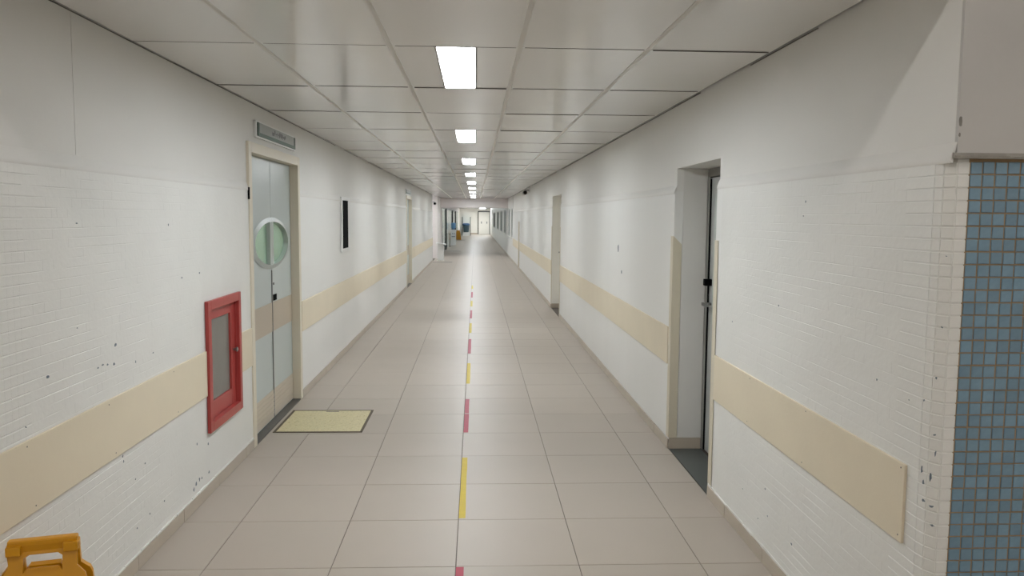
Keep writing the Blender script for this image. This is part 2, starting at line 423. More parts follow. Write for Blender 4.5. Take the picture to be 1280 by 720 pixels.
NL = int((5.74 - 1.198) / PIT)
YL0 = 2.68 - 38 * PIT
obj('painted_mosaic', sheet(XL, 1, YL0, int((5.745 - YL0) / PIT), ROWS, 3.6, 5.0, skipL), M['painted'], wl, kind='stuff')
YR0 = 2.442
def skipR(ya, yb, za, zb): return ya < YR0 + 4 * PIT - .001
obj('painted_mosaic', sheet(XR, -1, YR0, int((4.61 - YR0) / PIT), ROWS, 3.3, 4.6, skipR), M['painted'], wr, kind='stuff')
def small_tile(name, m, wdt, hgt, th, bev, bx_=None):
    """face towards -Y, centred, back at y=0"""
    mb = MB(); a, c = wdt / 2, hgt / 2; bu = bev if bx_ is None else bx_
    mb.v = [(-a, 0, -c), (a, 0, -c), (a, 0, c), (-a, 0, c), (-a, -th + bev, -c), (a, -th + bev, -c), (a, -th + bev, c), (-a, -th + bev, c),
            (-a + bu, -th, -c + bev), (a - bu, -th, -c + bev), (a - bu, -th, c - bev), (-a + bu, -th, c - bev)]
    mb.f = [(8, 9, 10, 11)] + [(i, (i + 1) % 4, 4 + (i + 1) % 4, 4 + i) for i in range(4)] + [(4 + i, 4 + (i + 1) % 4, 8 + (i + 1) % 4, 8 + i) for i in range(4)]
    return mb.mesh(name, mats=(m,))
ptile = small_tile('painted_tile', M['painted'], PIT - .0022, PIT - .0042, .0028, .0014)
ptile_flush = small_tile('painted_tile', M['painted'], PIT, PIT - .0040, .0024, .0012, .0001)
def ptiles(parent, spots, me=None):
    for (x, y, rz) in spots:
        for k in range(ROWS):
            o = obj('painted_tile', me or ptile, None, parent)
            o.location = (x, y, .072 + (k + .5) * PIT + rng.uniform(-.0004, .0004)); j = .001 if me else .006
            o.rotation_euler = (rng.uniform(-j, j), 0, rz + rng.uniform(-j, j))
# left wall: the six columns nearest the frame's edge (faces look towards +X)
ptiles(wl, [(XL - .0006, 2.68 + (i + .5) * PIT, math.pi / 2) for i in range(6)], ptile_flush)
# right wall: four columns, then the rounded corner of two turned columns and one that faces the hall
ptiles(wr, [(XR + .0006, YR0 + (i + .5) * PIT, -math.pi / 2) for i in range(4)], ptile_flush)
P0 = Vector((XR, YR0)); A = math.radians(10); B = math.radians(30)
P1 = P0 + PIT * Vector((math.sin(A), -math.cos(A))); P2 = P1 + PIT * Vector((math.sin(B), -math.cos(B)))
corner_spots = []
for p, q, ang in ((P0, P1, A), (P1, P2, B)):
    c = (p + q) / 2; corner_spots.append((c.x + .0006 * math.cos(ang), c.y + .0006 * math.sin(ang), -math.pi / 2 + ang))
XB0 = P2.x + .0365
corner_spots.append(((P2.x + XB0) / 2, P2.y + .0006, 0))
ptiles(wr, corner_spots)
YB = P2.y                                                        # plane of the blue mosaic
core = MB(); core.prism([(XR, YR0), (P1.x, P1.y), (P2.x, P2.y), (XB0 - .002, P2.y), (XB0 - .002, YR0 + .03), (XR + .02, YR0 + .03)], 2, 0, STEP)
obj('rounded_corner', core, M['painted'], wr)

# blue mosaic wall facing the hall
wf = struct('wall_front', bx(XB0 - .002, 3.7, YB + .001, YB + .2, 0, STEP), M['grout'])
ppl = MB(); ppl.box(UPR + .0005, 3.7, YC - .012, YC + .19, STEP + .012, 3.4)
obj('upper_plaster', ppl, M['grey_plaster'], wf)
led = MB(); rr = random.Random(5)
xs = [UPR - .012 + i * (3.7 - UPR + .012) / 40 for i in range(41)]
for i in range(40):
    d = .024 + rr.uniform(-.003, .003)
    led.prism([(YC + .02, STEP - .004), (YC + .02, STEP + .016), (YC - .016, STEP + .012), (YB - d, STEP + .002 + rr.uniform(-.002, .002)), (YB - d + .002, STEP - .005)], 0, xs[i], xs[i + 1])
obj('plaster_ledge', led, mat('mortar_edge', (150, 146, 138), .8, var=.12, vscale=25, bump=.5, bscale=60), wf)
btile = small_tile('blue_tile', M['blue'], PIT - .0042, PIT - .0042, .0042, .0013)
NB = 48
bst = MB()
for i in range(57):
    for k in range(NB):
        x, z = XB0 + .002 + (i + .5) * PIT, STEP - .012 - (k + .5) * PIT
        if z < .02: continue
        if i < 9 and k < 33:
            o = obj('blue_tile', btile, None, wf)
            o.location = (x + rng.uniform(-.0009, .0009), YB + .0018 + rng.uniform(-.0004, .0004), z + rng.uniform(-.0007, .0007))
            o.rotation_euler = (rng.uniform(-.012, .012), rng.uniform(-.012, .012), rng.uniform(-.012, .012))
        elif x < 3.66:
            h = PIT / 2 - .0021; bst.box(x - h, x + h, YB - .0022, YB + .0018, z - h, z + h)
obj('far_blue_tiles', bst, M['blue_stuff'], wf, kind='stuff')

# hall around the camera
struct('wall_back', bx(XL - T, 3.95, -4.25, -4.0, 0, 3.4), M['wall_up'])
struct('wall_right_hall', bx(3.7, 3.95, -4.0, YB + .2, 0, 3.4), M['wall_up'])
hc = struct('ceiling_hall', bx(XL - T, 3.95, -4.25, 2.305, 3.4, 3.5), M['wall_up'])
hd = MB(); hd.box(UPL, UPR, 2.285, 2.312, H - .003, 3.4); hd.box(UPR, 3.7, 2.285, YC - .012, 3.36, 3.5)
obj('header_wall', hd, M['wall_up'], hc)
for x, y, lb in ((-.05, 1.21, 'slim hall ceiling light just before the corridor mouth'), (2.5, -.9, 'unseen hall ceiling light added to the right, before the blue tiled wall'), (-.6, -2.8, 'unseen hall ceiling light added at the back, far behind the camera')):  # right and back lamps are unseen, added to brighten the blue wall
    t = thing('hall_light', lb, 'ceiling light', (x, y, 3.4), 'hall ceiling lights')
    hx, hy = (.6, .03) if lb.startswith('slim') else (.3, .15)
    obj('housing', bx(x - hx - .02, x + hx + .02, y - hy - .02, y + hy + .02, 3.37, 3.399), M['whiteplastic'], t)
    obj('diffuser', bx(x - hx, x + hx, y - hy, y + hy, 3.362, 3.37), M['slimlamp' if lb.startswith('slim') else 'hallfill'], t)

# ------------------------------------------------------------------ crash rail boards, screws
def rail(n, x, s, y0, y1, z0, z1, screws=()):
    a, b = x + s * .001, x + s * .011
    mb = bx(min(a, b), max(a, b), y0, y1, z0, z1)
    o = struct('trim_%d' % n, mb, M['band'], bevel=.002)
    for yy, zz in screws:
        obj('screw', MB().lathe((x + s * .0105, yy, zz), [(.003, 0), (.003, s * .0012)], 8, axis=0), M['darksteel'], o)
    return o
rail(1, XL, 1, .6, 4.775, .608, .880, [(2.86, .86), (2.9, .63), (3.5, .86), (3.55, .63), (4.3, .63), (4.25, .86)])
rail(2, XL, 1, 5.45, 5.745, .612, .885)
rail(3, XL, 1, 7.40, 18.74, .62, .90)
rail(4, XL, 1, 20.30, 30.1, .62, .90)
rail(5, XR, -1, 2.508, 4.615, .618, .885, [(2.53, .87), (2.53, .64), (3.3, .87), (3.32, .64), (4.0, .87), (4.02, .64)])
rail(6, XR, -1, 5.775, 13.35, .62, .895)
rail(7, XR, -1, 14.93, 25.86, .62, .89)
rail(8, XR, -1, 26.0, 30.4, .62, .89)

# ------------------------------------------------------------------ skirting tiles
def skirting(name, x, s, spans):
    ys = [FY0 - 3 + .6 * k for k in range(140)]
    base = None; st = MB()
    for y0, y1 in spans: st.box(min(x + s * .001, x + s * .003), max(x + s * .001, x + s * .003), y0, y1, .001, .070)
    base = struct(name, st, M['dark_grout'])
    farb = MB()
    for y0, y1 in spans:
        cuts = [y0] + [v for v in ys if y0 + .05 < v < y1 - .05] + [y1]
        for a, b in zip(cuts, cuts[1:]):
            d = rng.uniform(.009, .0115); h = .071 + rng.uniform(-.001, .001)
            x0, x1 = sorted((x + s * .002, x + s * d))
            if a < 14.5: obj('skirting_tile', bx(x0, x1, a + .0015, b - .0015, .0006, h), M['skirt'], base, loc=((x0 + x1) / 2, (a + b) / 2, 0), bevel=.0015)
            else: farb.box(x0, x1, a + .0015, b - .0015, .0006, h)
    obj('far_skirting_tiles', farb, M['skirt'], base, kind='stuff')
skirting('baseboard_left', XL, 1, [(.5, 5.745), (7.40, 18.74), (20.29, LEND)])
skirting('baseboard_right', XR, -1, [(2.45, R1[0] - .005), (R1[1] + .0, R2[0] - .02), (R2[1], 77)])
# rough plaster lip above the skirting
lip = MB(); rr = random.Random(9)
def lips(x, s, y0, y1):
    y = y0
    while y < y1:
        l = rr.uniform(.03, .12); d = rr.uniform(.006, .011); h = rr.uniform(.006, .014)
        a, b = sorted((x, x + s * d)); lip.box(a, b, y, min(y + l, y1), .0725, .0725 + h); y += l
lips(XR, -1, 2.46, 4.68); obj('plaster_lip', lip, M['painted'], wr)
lip = MB(); lips(XL, 1, 1.3, 5.74); obj('plaster_lip', lip, M['painted'], wl)

# ------------------------------------------------------------------ left double doors
def ell(cy, cz, a, b, side, n=22):
    # half ellipse, side -1: towards smaller y, from top to bottom
    return [(cy + side * a * math.sin(math.pi * k / n), cz + b * math.cos(math.pi * k / n)) for k in range(n + 1)]
def double_door(n, y0, y1, z1, seam, near):
    fr = MB(); x0, x1 = XL - .16, XL + .010
    fw = .075
    for a, b in ((y0 - .045, y0 + fw - .045), (y1 - fw + .045, y1 + .045)):
        fr.box(x0, x1, a, b, .002, z1 + .045)
    fr.box(x0, x1, y0 + fw - .045, y1 - fw + .045, z1 - .03, z1 + .045)
    d = struct('door_%d' % n, fr, M['cream'], bevel=.004)
    ya, yb = y0 + .033, y1 - .033
    xa, xb = XL - .107, XL - .065
    for side in (-1, 1):
        lo, hi = (ya, seam - .003) if side < 0 else (seam + .003, yb)
        e = lo if side > 0 else hi
        cz, a, b = 1.462, .565, .195
        if near:
            pts = ell(e, cz, a, b, side)
            if side < 0: poly = [(lo, .012), (hi, .012)] + pts[::-1] + [(hi, z1 - .034), (lo, z1 - .034)]
            else: poly = [(hi, .012), (lo, .012)] + pts[::-1] + [(lo, z1 - .034), (hi, z1 - .034)]
            lf = MB().prism(poly, 0, xa, xb)
        else: lf = bx(xa, xb, lo, hi, .012, z1 - .034)
        leaf = obj('door_leaf', lf, M['leaf'], d)
        if near:
            o_, i_ = ell(e, cz, a + .02, b + .014, side), ell(e, cz, a - .040, b - .020, side)
            rg = MB(); m = len(o_)
            for (u, v) in o_ : rg.v.append((xb + .004, u, v))
            for (u, v) in i_ : rg.v.append((xb + .016, u, v))
            for (u, v) in i_ : rg.v.append((xb - .030, u, v))
            for (u, v) in o_ : rg.v.append((xb - .002, u, v))
            for k in range(m - 1):
                for r in range(3): rg.f.append((r * m + k, r * m + k + 1, (r + 1) * m + k + 1, (r + 1) * m + k))
            obj('window_ring', rg, M['ring'], leaf, smooth=True)
            st = sorted((e, e + side * .05)); obj('window_stile', bx(xa + .005, xb + .008, st[0], st[1], cz - b - .002, cz + b + .002), M['ring'], leaf)
            pn = ell(e + side * .002, cz, a - .004, b - .003, side)
            obj('window_pane', MB().prism(pn, 0, xa + .016, xa + .022), M['green_glass'], leaf, label='green tinted glass half pane')
        obj('leaf_band', bx(xb + .0005, xb + .004, lo + .004, hi - .004, .735, .975), M['leafband'], leaf)
        kp = bx(xb + .0005, xb + .003, lo + .004, hi - .004, .02, .25)
        for z in (.05, .085, .12, .155, .19): kp.box(xb + .003, xb + .0055, lo + .004, hi - .004, z, z + .028)
        obj('kick_plate', kp, M['kick'], leaf)
        if side > 0:
            obj('lock_plate', bx(xb + .0005, xb + .006, lo + .03, lo + .13, .985, 1.035), M['black'], leaf, label='small black lock escutcheon')
            obj('keyhole', MB().lathe((xb, lo + .05, 1.125), [(.011, 0), (.011, .005)], 10, axis=0), M['darksteel'], leaf)
        else:
            obj('closing_strip', bx(xb + .0005, xb + .007, hi - .012, hi + .004, .02, 1.24), M['steel'], leaf)
    obj('threshold', bx(XL - .16, XL + .004, ya, yb, .0008, .010), M['darksteel'], d)
    return d
d1 = double_door(1, D1[0], D1[1], 2.165, 6.62, True)
obj('hinge', MB().lathe((XL + .006, D1[0] - .052, 1.80), [(.008, 0), (.008, .085)], 8), M['black'], d1)
d2 = double_door(2, D2[0], D2[1], 2.13, 19.5, False)
# room behind the near double door, seen through its green windows
rm = MB(); bxr = rm.box
bxr(XL - 2.3, XL - 2.2, 4.6, 9.2, 0, 2.6); bxr(XL - 2.2, XL - T - .002, 4.6, 4.7, 0, 2.6); bxr(XL - 2.2, XL - T - .002, 9.1, 9.2, 0, 2.6); bxr(XL - 2.3, XL - T - .002, 4.6, 9.2, 2.6, 2.7)
bxr(XL - 2.3, XL - T - .002, 4.6, 9.2, -.1, 0)
struct('wall_side_room', rm, M['wall_up'])
tl = thing('side_room_fill', 'unseen ceiling light added in the room behind the double door', 'ceiling light', (XL - 1.2, 7.2, 2.598))
obj('diffuser', bx(XL - 1.5, XL - .9, 7.0, 7.4, 2.57, 2.598), M['roomfill'], tl)  # added lamp, unseen, brightens the room behind the green panes
cu = MB()
ny = 60
for k in range(ny):
    ya, yb = 7.1 + k * .026, 7.1 + (k + 1) * .026
    xa, xb = XL - 1.4 + .03 * math.sin(k * 1.1), XL - 1.4 + .03 * math.sin((k + 1) * 1.1)
    cu.prism([(xa, ya), (xb, yb), (xb - .01, yb), (xa - .01, ya)], 2, .15, 2.3)
tag(obj('curtain', cu, M['curtain'], loc=(XL - 1.4, 7.9, .15)), 'pale green curtain behind the round window of the double door', 'curtain')

# door name plates
def door_sign(y0, y1, z0, z1, label, text):
    t = thing('door_sign', label, 'sign', (UPL + .001, (y0 + y1) / 2, z0))
    x = UPL + .0008
    obj('backing_plate', bx(x, x + .018, y0 - .035, y1 + .02, z0 - .014, z1 + .012), M['whiteplastic'], t, bevel=.002)
    fm = MB(); f0, f1 = x + .0185, x + .026
    fm.box(f0, f1, y0, y1, z0, z0 + .026); fm.box(f0, f1, y0, y0 + .045, z0 + .026, z1); fm.box(f0, f1, y1 - .04, y1, z0 + .026, z1)
    obj('green_edge', fm, M['signgreen'], t, label='dark green lower and end edging')
    obj('sign_face', bx(f0, f0 + .005, y0 + .045, y1 - .04, z0 + .026, z1), M['signgrey'], t)
    if text:                                   # the print is not legible in the photograph: short smudged strokes only
        tx = MB(); r = random.Random(2); yy = y0 + .42
        while yy < y0 + .86:
            wl_ = r.uniform(.03, .045); zb = z0 + .042; hh = r.choice((.026, .026, .036))
            tx.box(f0 + .0051, f0 + .0058, yy, yy + .012, zb, zb + hh); tx.box(f0 + .0051, f0 + .0058, yy + .012, yy + wl_, zb + r.choice((0, .01, .018)), zb + r.choice((.0, .01, .018)) + .008 + .018)
            yy += wl_ + .014
        obj('sign_print', tx, M['signtext'], t)
door_sign(5.99, 7.20, 2.268, 2.366, 'grey and green door sign above the nearest left double door', True)
door_sign(18.6, 19.8, 2.215, 2.305, 'small grey sign above the far left doorway', False)

# ------------------------------------------------------------------ fire hose cabinet
c0, c1, z0, z1 = 4.78, 5.445, .378, 1.175
t = thing('fire_hose_cabinet', 'red fire hose cabinet with grey glass door set in the left wall', 'fire cabinet', (XL, (c0 + c1) / 2, z0))
def frame(x0, x1, a0, a1, b0, b1, wl_, wr_, wb, wt):
    mb = MB()
    mb.box(x0, x1, a0, a0 + wl_, b0, b1); mb.box(x0, x1, a1 - wr_, a1, b0, b1)
    mb.box(x0, x1, a0 + wl_, a1 - wr_, b0, b0 + wb); mb.box(x0, x1, a0 + wl_, a1 - wr_, b1 - wt, b1); return mb
obj('outer_frame', frame(XL + .0025, XL + .024, c0, c1, z0, z1, .055, .05, .055, .055), M['red'], t, bevel=.003)
lin = frame(XL - .05, XL + .0022, c0 + .032, c1 - .032, z0 + .034, z1 - .032, .022, .017, .02, .022)
obj('inner_frame', lin, M['red'], t)
dr = obj('cabinet_door', frame(XL - .034, XL - .008, c0 + .056, c1 - .051, z0 + .056, z1 - .056, .075, .085, .105, .070), M['red'], t, bevel=.003)
obj('door_glass', bx(XL - .026, XL - .022, c0 + .125, c1 - .13, z0 + .155, z1 - .12), M['cabglass'], dr, label='dull grey glass pane')
obj('knob', MB().lathe((XL - .008, c1 - .085, .795), [(.009, 0), (.009, .012), (.016, .016), (.016, .026), (.008, .030)], 14, axis=0), M['steel'], dr, smooth=True, label='small metal knob')
bk = frame(XL - .20, XL - .055, c0 + .034, c1 - .034, z0 + .036, z1 - .034, .01, .01, .01, .01); bk.box(XL - .205, XL - .2, c0 + .034, c1 - .034, z0 + .036, z1 - .034)
obj('lining', bk, M['cabin'], t)
obj('valve_pipe', MB().lathe((XL - .12, c0 + .045, .86), [(.016, 0), (.016, .24), (.028, .242), (.028, .29)], 12, axis=1), M['redpipe'], t)

# black panel on the left wall
t = thing('wall_screen', 'narrow black screen in a white frame on the left wall', 'screen', (XL + .001, 9.92, 1.29))
obj('bezel', frame(XL + .001, XL + .020, 9.60, 10.22, 1.255, 1.915, .065, .15, .04, .04), M['whiteplastic'], t, bevel=.003)
obj('screen_panel', bx(XL + .003, XL + .019, 9.667, 10.067, 1.297, 1.873), M['black'], t)

# ------------------------------------------------------------------ floor hatch and tape
t = thing('floor_hatch', 'speckled yellow floor hatch in front of the left double door', 'hatch', (-1.225, 6.53, 0))
obj('hatch_frame', (MB().box(-1.572, -1.553, 6.176, 6.89, .0006, .005).box(-.899, -.880, 6.176, 6.89, .0006, .005).box(-1.553, -.899, 6.176, 6.195, .0006, .005).box(-1.553, -.899, 6.871, 6.89, .0006, .005)), M['hatchframe'], t)
obj('hatch_plate', bx(-1.551, -.901, 6.197, 6.869, .0006, .0042), M['hatch'], t)
obj('hatch_handle', bx(-1.28, -1.17, 6.83, 6.845, .0043, .0055), M['darksteel'], t)
tape = [('y', 4.364, 5.503), ('r', 2.75, 3.736), ('r', 6.163, 6.755), ('r', 6.775, 7.312), ('y', 8.01, 9.147), ('r', 9.80, 10.969), ('y', 11.583, 12.642), ('r', 13.246, 14.39), ('y', 15.04, 16.05), ('r', 16.70, 17.95), ('y', 18.75, 19.64)]
lab = ['long yellow tape strip on the floor, nearest of the yellow ones', 'red tape strip at the bottom edge of the photo', 'red floor tape, front half of the split red strip beyond the nearest yellow',
       'red floor tape, rear half of the split red strip beyond the nearest yellow', 'second yellow floor tape strip from the front', 'single red floor tape strip beyond the second yellow one',
       'third yellow floor tape strip from the front', 'red floor tape strip beyond the third yellow one', 'fourth yellow floor tape strip, small and far', 'farthest red floor tape strip', 'farthest faint yellow floor tape strip']
for (c, a, b), l in zip(tape, lab):
    mb = MB(); n = 5; r = random.Random(int(a * 100)); xx0, xx1 = -.0865, -.050
    ed = [(xx0 + r.uniform(-.002, .002), a + r.uniform(-.003, .003))] + [(xx0 + r.uniform(-.0015, .0015), a + (b - a) * k / n) for k in range(1, n)] + [(xx0 + r.uniform(-.002, .002), b)]
    ed2 = [(xx1 + r.uniform(-.0015, .0015), p[1] + r.uniform(-.003, .003)) for p in ed]
    mb.prism(ed + ed2[::-1], 2, .0004, .0009)
    tag(obj('floor_tape', mb, M['tape_' + c], loc=((xx0 + xx1) / 2, (a + b) / 2, .0004)), l, 'floor tape', 'floor tape strips')

# ------------------------------------------------------------------ right doorways
def guard(y, x, sy, z0, z1, label, group='corner guards of the right doorways'):
    """L-shaped guard on the corner (x, y); sy: direction of the wing on the corridor face"""
    t = thing('corner_guard', label, 'corner guard', (x, y, z0), group)
    mb = MB(); a, b = sorted((y - sy * .004, y + sy * .062)); mb.box(x - .006, x - .0025, a, b, z0, z1)
    y_in = sorted((y - sy * .0045, y - sy * .0008))
    mb.prism([(x - .006, z0), (x + .058, z0), (x + .058, z1 - .06), (x - .001, z1), (x - .006, z1)], 1, y_in[0], y_in[1])
    obj('guard_profile', mb, M['guard'], t, bevel=.001)
def recess_door(n, y0, y1, z1, dep, mf, ml, hinge=True):
    x = XR + dep
    fr = MB(); fr.box(x, x + .06, y0 + .003, y0 + .055, .003, z1 - .003); fr.box(x, x + .06, y1 - .055, y1 - .003, .003, z1 - .003); fr.box(x, x + .06, y0 + .055, y1 - .055, z1 - .06, z1 - .003)
    d = struct('door_%d' % n, fr, mf, bevel=.003)
    lf = obj('door_leaf', bx(x + .012, x + .05, y0 + .062, y1 - .062, .012, z1 - .067), ml, d)
    return d, lf, x
d3, lf, x3 = recess_door(3, R1[0], R1[1], 2.045, .236, M['alu'], M['greyleaf'])
gl = MB(); gl.box(x3 + .002, x3 + .011, R1[1] - .071, R1[1] - .057, .012, 1.97); obj('black_gasket', gl, M['black'], lf)
gl = MB(); gl.box(x3 + .006, x3 + .0115, R1[0] + .14, R1[1] - .16, .95, 1.86); obj('door_pane', gl, M['greyglass'], lf)
hb = MB().lathe((x3 - .05, R1[1] - .125, 1.085), [(.011, 0), (.011, .062)], 10, axis=0); hb.box(x3 - .055, x3 - .037, R1[1] - .235, R1[1] - .115, 1.075, 1.096)
obj('lever_handle', hb, M['steel'], lf, bevel=.002)
lb = bx(x3 - .038, x3 + .012, R1[1] - .135, R1[1] - .085, 1.215, 1.262)
obj('latch_box', lb, M['black'], lf, bevel=.003)
niche = struct('trim_9', bx(XR + .004, x3 - .002, R1[0] + .002, R1[1] - .002, -.003, .0015), M['niche'])
struct('baseboard_niche', bx(XR - .001, x3 - .004, R1[1] - .013, R1[1] - .001, .002, .082), M['skirt'])
obj('reveal_lining', bx(XR + .062, x3 - .003, R1[1] - .004, R1[1] - .0008, .084, 2.043), M['niche_wall'], wr)
guard(R1[1], XR, 1, .083, 1.562, 'cream corner guard on the far edge of the nearest right doorway')
guard(R1[0], XR, -1, .083, 1.562, 'cream corner guard on the near edge of the nearest right doorway')
d4, lf, x4 = recess_door(4, R2[0], R2[1], 2.08, .16, M['jamb'], M['creamleaf'])
obj('jamb_lining', bx(XR + .002, x4 - .001, R2[1] - .006, R2[1] - .0008, .083, 2.077), M['jamb'], d4)
obj('jamb_skirting', bx(XR + .002, x4 - .002, R2[1] - .016, R2[1] - .001, .002, .082), M['skirt'], d4)
obj('door_handle', MB().lathe((x4 - .05, R2[1] - .16, 1.05), [(.012, 0), (.012, .07)], 10, axis=0), M['steel'], lf)
guard(R2[1], XR, 1, .083, 1.53, 'cream corner guard on the far edge of the second right doorway')
guard(R2[0], XR, -1, .083, 1.53, 'cream corner guard on the near edge of the second right doorway')
t = thing('corner_guard', 'flat cream guard strip on the right wall just before the far windows', 'corner guard', (XR, 25.93, .083))
obj('guard_profile', bx(XR - .035, XR - .0005, 25.87, 25.99, .083, 1.55), M['guard'], t, bevel=.006)

# ------------------------------------------------------------------ paint chips
def chips(parent, x, s, spots, m=M['chip'], nm='paint_chip'):
    mb = MB(); r = random.Random(len(spots) * 7)
    for y, z, w_, h_ in spots:
        n = 9; pts = []
        for k in range(n):
            a = 2 * math.pi * k / n; q = r.uniform(.45, 1.0); pts.append((y + w_ * q * math.cos(a), z + h_ * q * math.sin(a)))
        c = len(mb.v); xx = x + s * .0031
        mb.v += [(xx, u, v) for u, v in pts] + [(x, u, v) for u, v in pts]
        mb.f += [tuple(range(c, c + n))] + [(c + i, c + (i + 1) % n, c + n + (i + 1) % n, c + n + i) for i in range(n)]
    obj(nm, mb, m, parent)
chips(wl, XL, 1, [(3.032, 1.078, 0.0138, 0.0068), (3.296, 1.651, 0.0122, 0.0037), (4.259, 1.635, 0.0068, 0.0080), (4.431, 1.345, 0.0074, 0.0067), (4.711, 1.352, 0.0083, 0.0071), (3.431, 1.036, 0.0110, 0.0052), (3.475, 1.041, 0.0113, 0.0053), (3.519, 1.033, 0.0093, 0.0066), (3.581, 1.025, 0.0120, 0.0081), (3.603, 1.108, 0.0122, 0.0108), (4.012, 1.001, 0.0091, 0.0045), (3.805, 0.995, 0.0054, 0.0071), (3.635, 0.590, 0.0074, 0.0068), (3.641, 0.562, 0.0050, 0.0082), (3.874, 0.481, 0.0085, 0.0058), (3.760, 0.440, 0.0053, 0.0043), (4.594, 0.369, 0.0079, 0.0086), (4.784, 0.314, 0.0086, 0.0108), (4.618, 0.152, 0.0120, 0.0173), (4.563, 0.142, 0.0117, 0.0155), (4.523, 0.123, 0.0115, 0.0136), (4.658, 0.148, 0.0082, 0.0105), (4.785, 0.140, 0.0129, 0.0108), (4.094, 0.213, 0.0094, 0.0062), (3.910, 0.215, 0.0058, 0.0058), (3.759, 0.202, 0.0079, 0.0056), (2.875, 0.927, 0.0046, 0.0032), (3.268, 1.230, 0.0060, 0.0037)])
chips(wr, XR, -1, [(3.756, 0.371, 0.0089, 0.0056), (3.838, 0.189, 0.0062, 0.0043), (4.074, 0.260, 0.0070, 0.0031), (3.414, 0.235, 0.0098, 0.0065), (4.334, 1.122, 0.0079, 0.0049), (3.670, 1.285, 0.0057, 0.0056), (2.732, 1.124, 0.0047, 0.0051), (2.519, 1.101, 0.0027, 0.0029), (3.427, 1.704, 0.0049, 0.0039), (3.712, 0.250, 0.0058, 0.0056), (7.926, 1.390, 0.0265, 0.0417), (7.725, 1.164, 0.0251, 0.0232), (3.408, 1.766, 0.0049, 0.0077)])
# chips knocked off the rounded corner
cm = MB(); r = random.Random(4)
for (p, q, ang), spots in (((P0, P1, A), [(.6, .86, .006, .010), (.35, .90, .005, .016), (.75, .80, .008, .007), (.2, 1.12, .004, .005)]),
                           ((P1, P2, B), [(.25, .88, .005, .018), (.45, .79, .011, .006), (.6, .73, .009, .005), (.4, 1.02, .006, .005), (.3, 1.20, .004, .005), (.55, .96, .003, .012), (.5, 1.36, .004, .004), (.55, 1.58, .004, .003)])):
    dr_ = (q - p).normalized(); nrm = Vector((-math.cos(ang), -math.sin(ang)))
    for tt, z, w_, h_ in spots:
        c = p + (q - p) * tt + nrm * .0026; n = 9; b = len(cm.v); pts = []
        for k in range(n):
            a = 2 * math.pi * k / n; g = r.uniform(.4, 1); pts.append((c + dr_ * (w_ * g * math.cos(a)), z + h_ * g * math.sin(a)))
        cm.v += [(u.x + nrm.x * .0006, u.y + nrm.y * .0006, z) for u, z in pts] + [(u.x - nrm.x * .002, u.y - nrm.y * .002, z) for u, z in pts]
        cm.f += [tuple(range(b, b + n))] + [(b + i, b + (i + 1) % n, b + n + (i + 1) % n, b + n + i) for i in range(n)]
obj('corner_chips', cm, M['chip'], wr)

